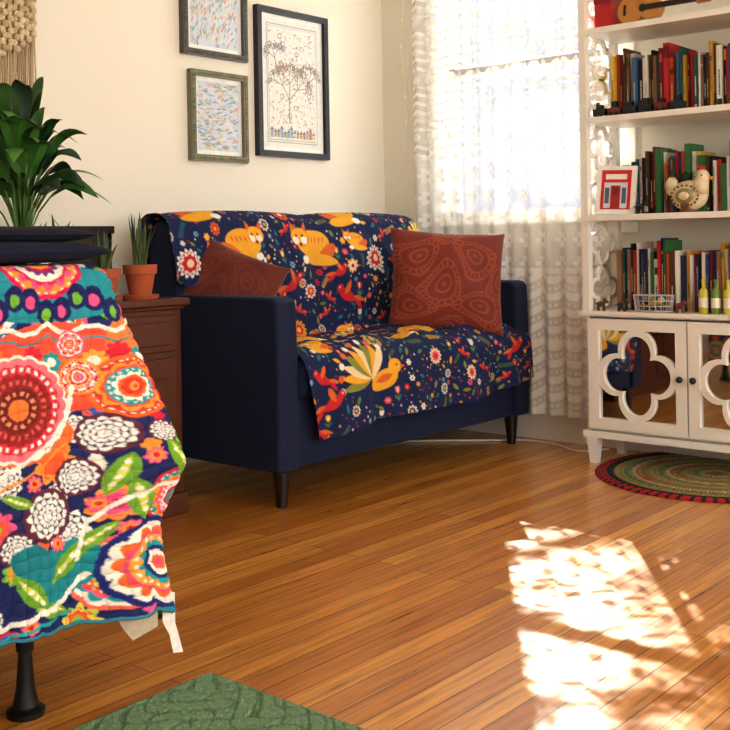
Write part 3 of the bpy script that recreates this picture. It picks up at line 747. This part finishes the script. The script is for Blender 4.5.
xs=np.linspace(-.74,1.212,150);ys=np.linspace(1.733,2.6,80);Xt,Yt=np.meshgrid(xs,ys)
grid_mesh('quilt_top',np.stack([Xt,Yt,.82+.002*np.sin(Xt*120)*np.sin(Yt*120)],2),qc.sample((Xt-.9),(Yt-1.7)*.8),M_quilt,bed)
b=MB()
def flap(pts,col):
    n=len(pts)//2; fs=[(2*i,2*i+1,2*i+3,2*i+2) for i in range(n-1)]; b.add(pts,fs,col)
def hem_at(s_):
    j=int(np.argmin(abs(ss-s_))); return Vector((Xq[-1,j],Yq[-1,j],Zq[-1,j]))
h1,h2,h3,h4=hem_at(.17),hem_at(.225),hem_at(.235),hem_at(.262)
dn=Vector((0,0,-1)); bk=Vector((.01,.012,0))
flap([h1+bk-dn*.03,h2+bk-dn*.03,h1+bk+dn*.02+(h2-h1)*.2,h2+bk+dn*.012,h1+bk+dn*.055+(h2-h1)*.45,h2+bk+dn*.04],(200,182,156))
e=(h4-h3); e.z=0
flap([h3+bk-dn*.03,h4+bk-dn*.03,h3+bk+dn*.03,h4+bk+dn*.03,h3+bk+dn*.06+e*.5,h4+bk+dn*.055+e*.25,h3+bk+dn*.10+e*.8,h4+bk+dn*.095+e*.6],(238,234,224))
b.done('lining_and_tag',M_matte,bed)
def slab(name,x0,x1,y0,y1,z0,z1,col,parent=None):
    n=90; u=np.linspace(-1,1,n);U,V=np.meshgrid(u,u)
    k=(1-np.abs(U)**14)*(1-np.abs(V)**10); h=(z1-z0)/2*np.sqrt(np.clip(k,0,1))
    x=(x0+x1)/2+(x1-x0)/2*U;y=(y0+y1)/2+(y1-y0)/2*V; zc=(z0+z1)/2
    top=zc+h*(1+.06*np.sin(U*9+V*4));bot=zc-h
    P=np.concatenate([np.stack([x,y,top],2),np.stack([x,y,bot],2)[:, ::-1]],1)
    C=np.zeros(P.shape);C[:]=lin(col); return grid_mesh(name,P,C,M_blk,parent)
fb=empty('folded_blanket',(.75,2.0,.86))
slab('lower_fold',.25,1.25,1.702,2.35,.822,.865,(18,24,52),fb)
slab('upper_fold',.2,1.24,1.735,2.33,.858,.893,(14,18,40),fb)

# ---------------------------------------------------------------- rugs
ru=empty('area_rug',(.6,.65,0))
xs=np.arange(.35,1.412,.003);ys=np.arange(-.3,1.632,.003);Xr,Yr=np.meshgrid(xs,ys)
d=np.minimum.reduce([Xr-xs[0],xs[-1]-Xr,Yr-ys[0],ys[-1]-Yr])
pat=np.sin(Xr*58+2.2*np.sin(Yr*37))*np.sin(Yr*52+2*np.sin(Xr*29+1)); rid=np.abs(pat)<.16
Zr=.013*np.sqrt(np.clip(d/.012,0,1))+np.where(rid,-.002,0)*(d>.02)+rng.rand(*Xr.shape)*.003*(d>.004)
Cr=np.where(rid[:,:,None],lin((100,134,102)),lin((122,154,120)))*(0.82+.36*rng.rand(*Xr.shape)[:,:,None])
grid_mesh('pile',np.stack([Xr,Yr,Zr+.001],2),Cr,M_matte,ru)
RX,RY,R=3.73,1.565,.425
rr=empty('round_braided_rug',(RX,RY,0))
rad_=np.linspace(0.002,R,150);th=np.linspace(0,2*np.pi,360)
TH,RD=np.meshgrid(th,rad_)
band=(RD/R)
Crr=np.zeros(RD.shape+(3,));Crr[:]=lin((120,140,84))
st1=np.floor(RD/.02)
pal=[(96,120,70),(160,60,50),(190,180,130),(60,90,80),(120,150,90),(150,120,70)]
for k in range(int(R/.02)+1):
    m=(st1==k); Crr[m]=lin(pal[k%6]); m2=m&(np.sin(TH*max(6,k*14))>.2); Crr[m2]=lin(pal[(k*3+1)%6])
m=band>.9; Crr[m]=lin((176,30,36)); m=(band>.9)&(np.sin(TH*70)>.3); Crr[m]=lin((30,20,24))
m=(band>.84)&(band<=.9); Crr[m]=lin((30,30,28))
zz=.007*np.abs(np.sin(RD*np.pi/.02))**.4*np.clip((R-RD)/.004,0,1)+.001
grid_mesh('braid',np.stack([RX+RD*np.cos(TH),RY+RD*np.sin(TH),zz],2),Crr,M_matte,rr)

# cable
tube('power_cable',[(3.2,3.15,.005),(3.5,2.95,.005),(3.8,2.6,.005),(3.90,2.45,.005),(3.88,2.3,.005),(3.82,2.16,.005),(3.92,2.09,.005)],.004,M_white)

# ---------------------------------------------------------------- BOOKCASE
bc=empty('bookcase',(3.8,1.63,0)); WHT=(238,234,224)
BX0,BX1,BY0,BY1=3.66,3.93,1.22,2.05
b=MB()
b.box(BX0+.01,BX1,BY0,BY1,.555,.572,WHT);b.box(BX0-.01,BX1,BY0-.01,BY1+.01,.562,.578,WHT)
b.box(BX0+.015,BX1,BY0+.005,BY0+.02,.11,.56,WHT);b.box(BX0+.015,BX1,BY1-.02,BY1-.005,.11,.56,WHT);b.box(BX1-.01,BX1,BY0,BY1,.11,.56,WHT);b.box(BX0+.02,BX1,BY0,BY1,.11,.13,WHT)
b.box(BX0-.008,BX0+.03,BY0-.005,BY1+.005,.10,.125,WHT)
b.done('cabinet_body',M_white,bc)
b=MB()
for x in(BX0+.02,BX1-.03):
    for y in(BY0+.03,BY1-.03):
        M=Matrix.Translation((x,y,0))
        b.add([(-.014,-.014,0),(.014,-.014,0),(.014,.014,0),(-.014,.014,0),(-.024,-.024,.11),(.024,-.024,.11),(.024,.024,.11),(-.024,.024,.11)],[(0,3,2,1),(4,5,6,7),(0,1,5,4),(1,2,6,5),(2,3,7,6),(3,0,4,7)],WHT,M)
b.done('feet',M_white,bc)
shz=[.94,1.31,1.645,2.02]
b=MB()
for z in shz: b.box(BX0-.002,BX1,BY0+.002,BY1-.002,z-.022,z,WHT)
b.done('shelves',M_white,bc)
b=MB()
for y in(BY0,BY1-.028):
    b.box(BX0,BX0+.03,y,y+.028,.575,2.02,WHT); b.box(BX1-.03,BX1,y,y+.028,.575,2.02,WHT)
b.done('posts',M_white,bc)
def quat(n,W,H,thick,c=.5,rho=.43):
    out=[];inn=[]
    for k in range(n):
        a=2*math.pi*k/n; best=0
        for ph in range(4):
            dl=a-ph*math.pi/2; dl=(dl+math.pi)%(2*math.pi)-math.pi
            if abs(dl)<math.pi/2:
                q_=rho**2-(c*math.sin(dl))**2
                if q_>0: best=max(best,c*math.cos(dl)+math.sqrt(q_))
        best/=(c+rho)
        out.append((math.cos(a)*best*W,math.sin(a)*best*H))
        inn.append((math.cos(a)*(best*W-thick),math.sin(a)*(best*H-thick)))
    return out,inn
def ringmesh(b,f,out,inn,d0,d1):
    n=len(out); vs=[f(p,d0) for p in out]+[f(p,d0) for p in inn]+[f(p,d1) for p in out]+[f(p,d1) for p in inn]; fs=[]
    for i in range(n):
        j=(i+1)%n; fs+=[(i,j,n+j,n+i),(2*n+i,3*n+i,3*n+j,2*n+j),(i,2*n+i,2*n+j,j),(n+i,n+j,3*n+j,3*n+i)]
    b.add(vs,fs,WHT)
b=MB(); zs=[.572]+shz
for y in(BY0+.008,BY1-.022):
    for z0,z1 in zip(zs[:-1],zs[1:]):
        h=(z1-.02-z0)/2
        for kk in range(2):
            cz_=z0+h*(kk+.5); cx_=(BX0+BX1)/2
            o,i_=quat(64,(BX1-BX0-.06)/2+.006,h/2+.005,.02)
            ringmesh(b,lambda p,d:(cx_+p[0],y+d,cz_+p[1]),o,i_,0,.012)
b.done('fretwork_sides',M_white,bc)
m_mir,nt,bb=new_mat('mirror_glass'); bb.inputs['Metallic'].default_value=1; bb.inputs['Roughness'].default_value=.03
nn=nt.nodes.new('ShaderNodeTexNoise'); cr=nt.nodes.new('ShaderNodeMix');cr.data_type='RGBA';cr.inputs[6].default_value=(.60,.59,.56,1);cr.inputs[7].default_value=(.68,.67,.64,1)
nt.links.new(nn.outputs[0],cr.inputs[0]);nt.links.new(cr.outputs[2],bb.inputs['Base Color'])
mid_=(BY0+BY1)/2
b=MB();mb=MB();kb=MB()
for ya,yb,kn in((mid_+.003,BY1-.022,mid_+.025),(BY0+.022,mid_-.003,mid_-.025)):
    z0,z1=.135,.55; sw=.042
    b.box(BX0-.004,BX0+.014,ya,ya+sw,z0,z1,WHT);b.box(BX0-.004,BX0+.014,yb-sw,yb,z0,z1,WHT);b.box(BX0-.004,BX0+.014,ya+sw,yb-sw,z0,z0+sw,WHT);b.box(BX0-.004,BX0+.014,ya+sw,yb-sw,z1-sw,z1,WHT)
    mb.box(BX0+.010,BX0+.013,ya+sw,yb-sw,z0+sw,z1-sw)
    o,i_=quat(96,(yb-ya)/2-sw+.006,(z1-z0)/2-sw+.006,.026)
    cy_=(ya+yb)/2;cz_=(z0+z1)/2
    ringmesh(b,lambda p,d:(BX0+d,cy_+p[0],cz_+p[1]),o,i_,-.002,.011)
    kb.ell((BX0-.016,kn,cz_),(.012,.012,.012),(90,90,92)); kb.cyl((BX0-.012,kn,cz_),(BX0,kn,cz_),.004,.004,(90,90,92))
b.done('door_frames',M_white,bc);mb.done('door_mirrors',m_mir,bc);kb.done('knobs',M_metal,bc,smooth=True)

# books
def books(z,y_hi,y_lo,seed,hmin,hmax,xf=3.745):
    b=MB(); r=random.Random(seed); y=y_hi
    pal=[(178,30,34),(28,44,84),(236,228,210),(24,24,28),(204,160,50),(40,90,80),(200,80,40),(120,30,40),(70,110,150),(90,60,40),(240,240,236),(204,40,50),(190,186,180),(30,30,36),(150,110,80),(60,120,70),(240,236,226),(226,190,70),(50,80,130),(20,20,24)]
    hb=(hmin+hmax)/2; kk=0; last=None
    while y>y_lo:
        kk-=1
        if kk<=0: kk=r.randint(1,4); hb=r.uniform(hmin,hmax)
        t=r.choice([.008,.010,.012,.014,.017,.02,.024]); h=hb*r.uniform(.9,1.05); dp=r.uniform(.11,.15); x=xf+r.uniform(0,.025)
        c=r.choice([p for p in pal if p!=last]); last=c
        if y-t<y_lo: break
        ya,yb=y-t,y-.0008
        b.box(x,x+.004,ya+.001,yb-.001,z,z+h,c)
        b.box(x-.0018,x,ya+.003,yb-.003,z+.002,z+h-.002,c)
        b.box(x,x+dp,ya,ya+.002,z,z+h,c);b.box(x,x+dp,yb-.002,yb,z,z+h,c)
        b.box(x+.004,x+dp-.004,ya+.002,yb-.002,z+.004,z+h-.005,(228,218,196))
        c2=r.choice(pal)
        if c2!=c and r.random()<.7:
            f0=r.choice([.04,.1,.7,.78]); b.box(x-.0026,x,ya+.003,yb-.003,z+h*f0,z+h*min(.97,f0+r.uniform(.04,.18)),c2)
        lc=r.choice([(240,235,220),(230,200,110)]) if sum(c)<400 else r.choice([(30,30,30),(150,40,40),(40,60,110)])
        if r.random()<.8 and t>.009:
            zz0=z+h*r.uniform(.2,.35); ze=zz0+h*r.uniform(.15,.4)
            while zz0<ze:
                dz=r.uniform(.003,.006); b.box(x-.0028,x,ya+t*.38,yb-t*.36,zz0,zz0+dz,lc); zz0+=dz+.002
        y-=t
    return b.done('row_of_books',M_book)
books(1.31,1.965,1.27,51,.20,.265)
books(.94,1.95,1.27,52,.18,.245)
books(.578,1.955,1.27,53,.20,.275)

b=MB()
for k in range(6):
    y0=2.0-k*.062; b.box(3.672,3.70,y0-.05,y0,1.318,1.340,[(26,26,30),(120,34,30),(30,40,50)][k%3]); b.box(3.675,3.697,y0-.035,y0-.012,1.34,1.355+.008*(k%2),(24,24,28))
    for s_ in(-.012,-.038):
        for xx in(3.670,3.702): b.lathe((0,0,0),[(.008,-.001),(.008,.002)],(16,16,18),10,Matrix.Translation((xx,y0+s_,1.318))@Matrix.Rotation(math.pi/2,4,'Y'))
b.cyl((3.686,1.985,1.34),(3.686,1.985,1.365),.005,.007,(20,20,22))
b.done('toy_train',M_gloss)
pf=empty('postcard_stand',(3.69,1.93,.94)); b=MB()
M=Matrix.Translation((3.69,1.925,.941))@Matrix.Rotation(math.radians(10),4,'Y')@Matrix.Rotation(math.radians(12),4,'Z')
b.box(-.006,.006,-.075,.075,0,.185,(242,238,230),M)
b.box(-.009,-.005,-.056,.056,.018,.168,(204,44,48),M); b.box(-.011,-.008,-.044,.044,.022,.12,(216,220,222),M)
b.box(-.0125,-.010,-.018,.018,.022,.108,(170,40,44),M); b.box(-.0135,-.012,-.012,.012,.07,.10,(120,30,34),M)
for k in(-1,1): b.box(-.0125,-.010,k*.032-.008,k*.032+.008,.04,.10,(90,110,130),M)
b.box(-.012,-.009,-.04,.04,.132,.152,(240,234,224),M)
b.box(.006,.03,-.01,.01,0,.006,(230,230,220),M)
b.done('frame_and_print',M_gloss,pf)
hp=empty('hen_planter',(3.7,1.62,.94)); b=MB(); c=(222,206,170)
b.ell((3.70,1.635,1.000),(.036,.07,.055),c); b.ell((3.70,1.585,1.062),(.026,.026,.030),c); b.cyl((3.70,1.60,1.01),(3.70,1.585,1.06),.036,.024,c,14)
b.ell((3.70,1.556,1.058),(.008,.014,.007),(214,150,60)); b.ell((3.70,1.588,1.095),(.006,.016,.012),(190,50,40))
b.ell((3.70,1.70,1.035),(.018,.026,.036),c); b.lathe((3.70,1.64,.941),[(.032,0),(.026,.012),(.034,.03)],(120,90,60),16)
b.ell((3.671,1.64,.998),(.012,.036,.028),(150,140,96)); b.ell((3.665,1.64,.998),(.010,.022,.016),(222,206,170))
b.ell((3.678,1.579,1.068),(.004,.004,.004),(20,20,20),n=6)
for k in range(18):
    a=k*2*math.pi/18; yy=1.64+.05*math.cos(a); zz_=.998+.038*math.sin(a); b.ell((3.669,yy,zz_),(.004,.004,.004),(120,80,40),n=6)
b.done('hen',M_gloss,hp,smooth=True)
b=MB()
for k in range(14):
    a=k*2.4; pts=[(3.70+math.cos(a)*.028*t,1.65+math.sin(a)*.035*t,1.045+.04*t) for t in np.linspace(0,1,5)]
    leafstrip(b,pts,lambda q:.008*math.sin(math.pi*(q*.9+.1))+.0003,(44,70,40),.3)
b.done('succulent',M_leaf,hp,smooth=True)
for k,(y,cc) in enumerate(((1.585,(206,190,60)),(1.54,(110,140,60)),(1.495,(214,200,90)),(1.45,(70,110,60)))):
    b=MB(); b.lathe((3.69,y,.578),[(.015,0),(.017,.004),(.017,.07),(.014,.084),(.006,.092),(.006,.112),(.008,.113),(.008,.122)],cc,18)
    b.lathe((3.69,y,.60),[(.0174,0),(.0174,.035)],(236,230,210),18); b.done('small_bottle',M_gloss,smooth='auto')
bk=empty('trinket_basket',(3.69,1.78,.578)); b=MB()
for z in(.582,.60,.62,.64):
    sc_=1+(z-.58)*2
    ring=[(3.70+.035*sc_*math.cos(a),1.78+.07*sc_*math.sin(a),z) for a in np.linspace(0,2*math.pi,25)]
    for p,q_ in zip(ring[:-1],ring[1:]): b.cyl(p,q_,.0018,.0018,(206,204,198),5)
for k in range(20):
    a=k*2*math.pi/20; b.cyl((3.70+.035*math.cos(a),1.78+.07*math.sin(a),.58),(3.70+.035*1.12*math.cos(a),1.78+.07*1.12*math.sin(a),.642),.0015,.0015,(206,204,198),5)
b.lathe((3.70,1.78,.578),[(.03,0),(.034,.004)],(200,198,190),20,scale=(1,2))
b.done('wire',M_gloss,bk)
b=MB(); r=random.Random(2)
for k in range(16): b.ell((3.70+r.uniform(-.02,.02),1.78+r.uniform(-.05,.05),.596+r.uniform(0,.035)),(.012,.014,.011),r.choice([(190,60,50),(60,90,120),(206,190,160),(60,60,60),(180,150,70)]),n=8)
b.done('trinkets',M_gloss,bk,smooth=True)
for k,(y,z,cc) in enumerate(((1.985,.578,(90,66,44)),(1.90,.578,(60,60,56)),(1.82,.94,(40,36,34)),(1.46,1.31,(80,130,60)),(1.67,.578,(120,60,50)))):
    b=MB(); b.ell((3.682,y,z+.026),(.009,.018,.011),cc); b.ell((3.682,y-.018,z+.036),(.007,.009,.008),cc); b.ell((3.682,y-.027,z+.033),(.004,.006,.004),cc)
    for s1 in(-.005,.005):
        for s2 in(-.012,.011): b.cyl((3.682+s1,y+s2,z),(3.682+s1,y+s2,z+.022),.003,.0035,cc,6)
        b.cyl((3.682+s1,y-.015,z+.042),(3.682+s1*1.3,y-.014,z+.052),.003,.001,cc,6)
    b.cyl((3.682,y+.016,z+.028),(3.682,y+.028,z+.022),.002,.001,cc,6)
    b.done('animal_figurine',M_gloss,smooth=True)
uk=empty('ukulele',(3.72,1.85,1.645)); b=MB()
M=Matrix.Translation((3.735,1.86,1.70))@Matrix.Rotation(math.radians(8),4,'Y')
for (yy,zz_,rr_) in((.0,.0,.052),(-.075,.0,.042)):
    b.lathe((0,0,0),[(rr_,-.02),(rr_+.002,-.018),(rr_+.002,.018),(rr_,.02)],(196,140,70),28,M@Matrix.Translation((0,yy,zz_))@Matrix.Rotation(math.pi/2,4,'Y'))
b.lathe((0,0,0),[(.015,-.0215),(.015,-.0205)],(30,20,16),16,M@Matrix.Translation((0,-.05,0))@Matrix.Rotation(math.pi/2,4,'Y'))
b.box(-.026,-.018,-.26,-.06,-.010,.010,(50,30,22),M); b.box(-.026,-.014,-.31,-.26,-.016,.016,(170,110,60),M); b.box(-.025,-.02,.018,.026,-.02,.02,(50,30,22),M)
b.done('body_and_neck',M_gloss,uk,smooth='auto')
b=MB(); b.box(3.70,3.85,1.93,2.0,1.645,1.76,(186,34,36)); b.box(3.696,3.852,1.928,2.002,1.74,1.765,(150,24,28)); b.done('red_box',M_gloss)

# ---------------------------------------------------------------- LIGHT
wd=bpy.data.worlds.new('World'); S.world=wd; wd.use_nodes=True; nt=wd.node_tree
bg=nt.nodes['Background']; bg.inputs[0].default_value=(.98,.985,1,1); bg.inputs[1].default_value=5.0
sn=bpy.data.lights.new('sun','SUN'); sn.energy=34; sn.angle=.01; sn.color=(1,.94,.83)
so_=bpy.data.objects.new('sun',sn); COL.objects.link(so_); so_.rotation_euler=Vector((-1,-.72,-.80)).to_track_quat('-Z','Y').to_euler(); so_.location=(7,5,5)

# ---------------------------------------------------------------- CAMERA
cam=bpy.data.cameras.new('camera'); co=bpy.data.objects.new('camera',cam); COL.objects.link(co); S.camera=co
cam.sensor_width=36; cam.lens=1080/730*36; cam.shift_y=-122/730; cam.clip_start=.05
th_=math.radians(40.6); d=Vector((math.cos(th_),math.sin(th_),0)); rt=Vector((math.sin(th_),-math.cos(th_),0)); up=Vector((0,0,1)); r_=math.radians(1.0)
rt2=rt*math.cos(r_)-up*math.sin(r_); up2=up*math.cos(r_)+rt*math.sin(r_)
M=Matrix((rt2,up2,-d)).transposed().to_4x4(); M.translation=Vector((0,0,.85)); co.matrix_world=M
S.view_settings.view_transform='Standard'; S.view_settings.exposure=.42; S.view_settings.gamma=.85
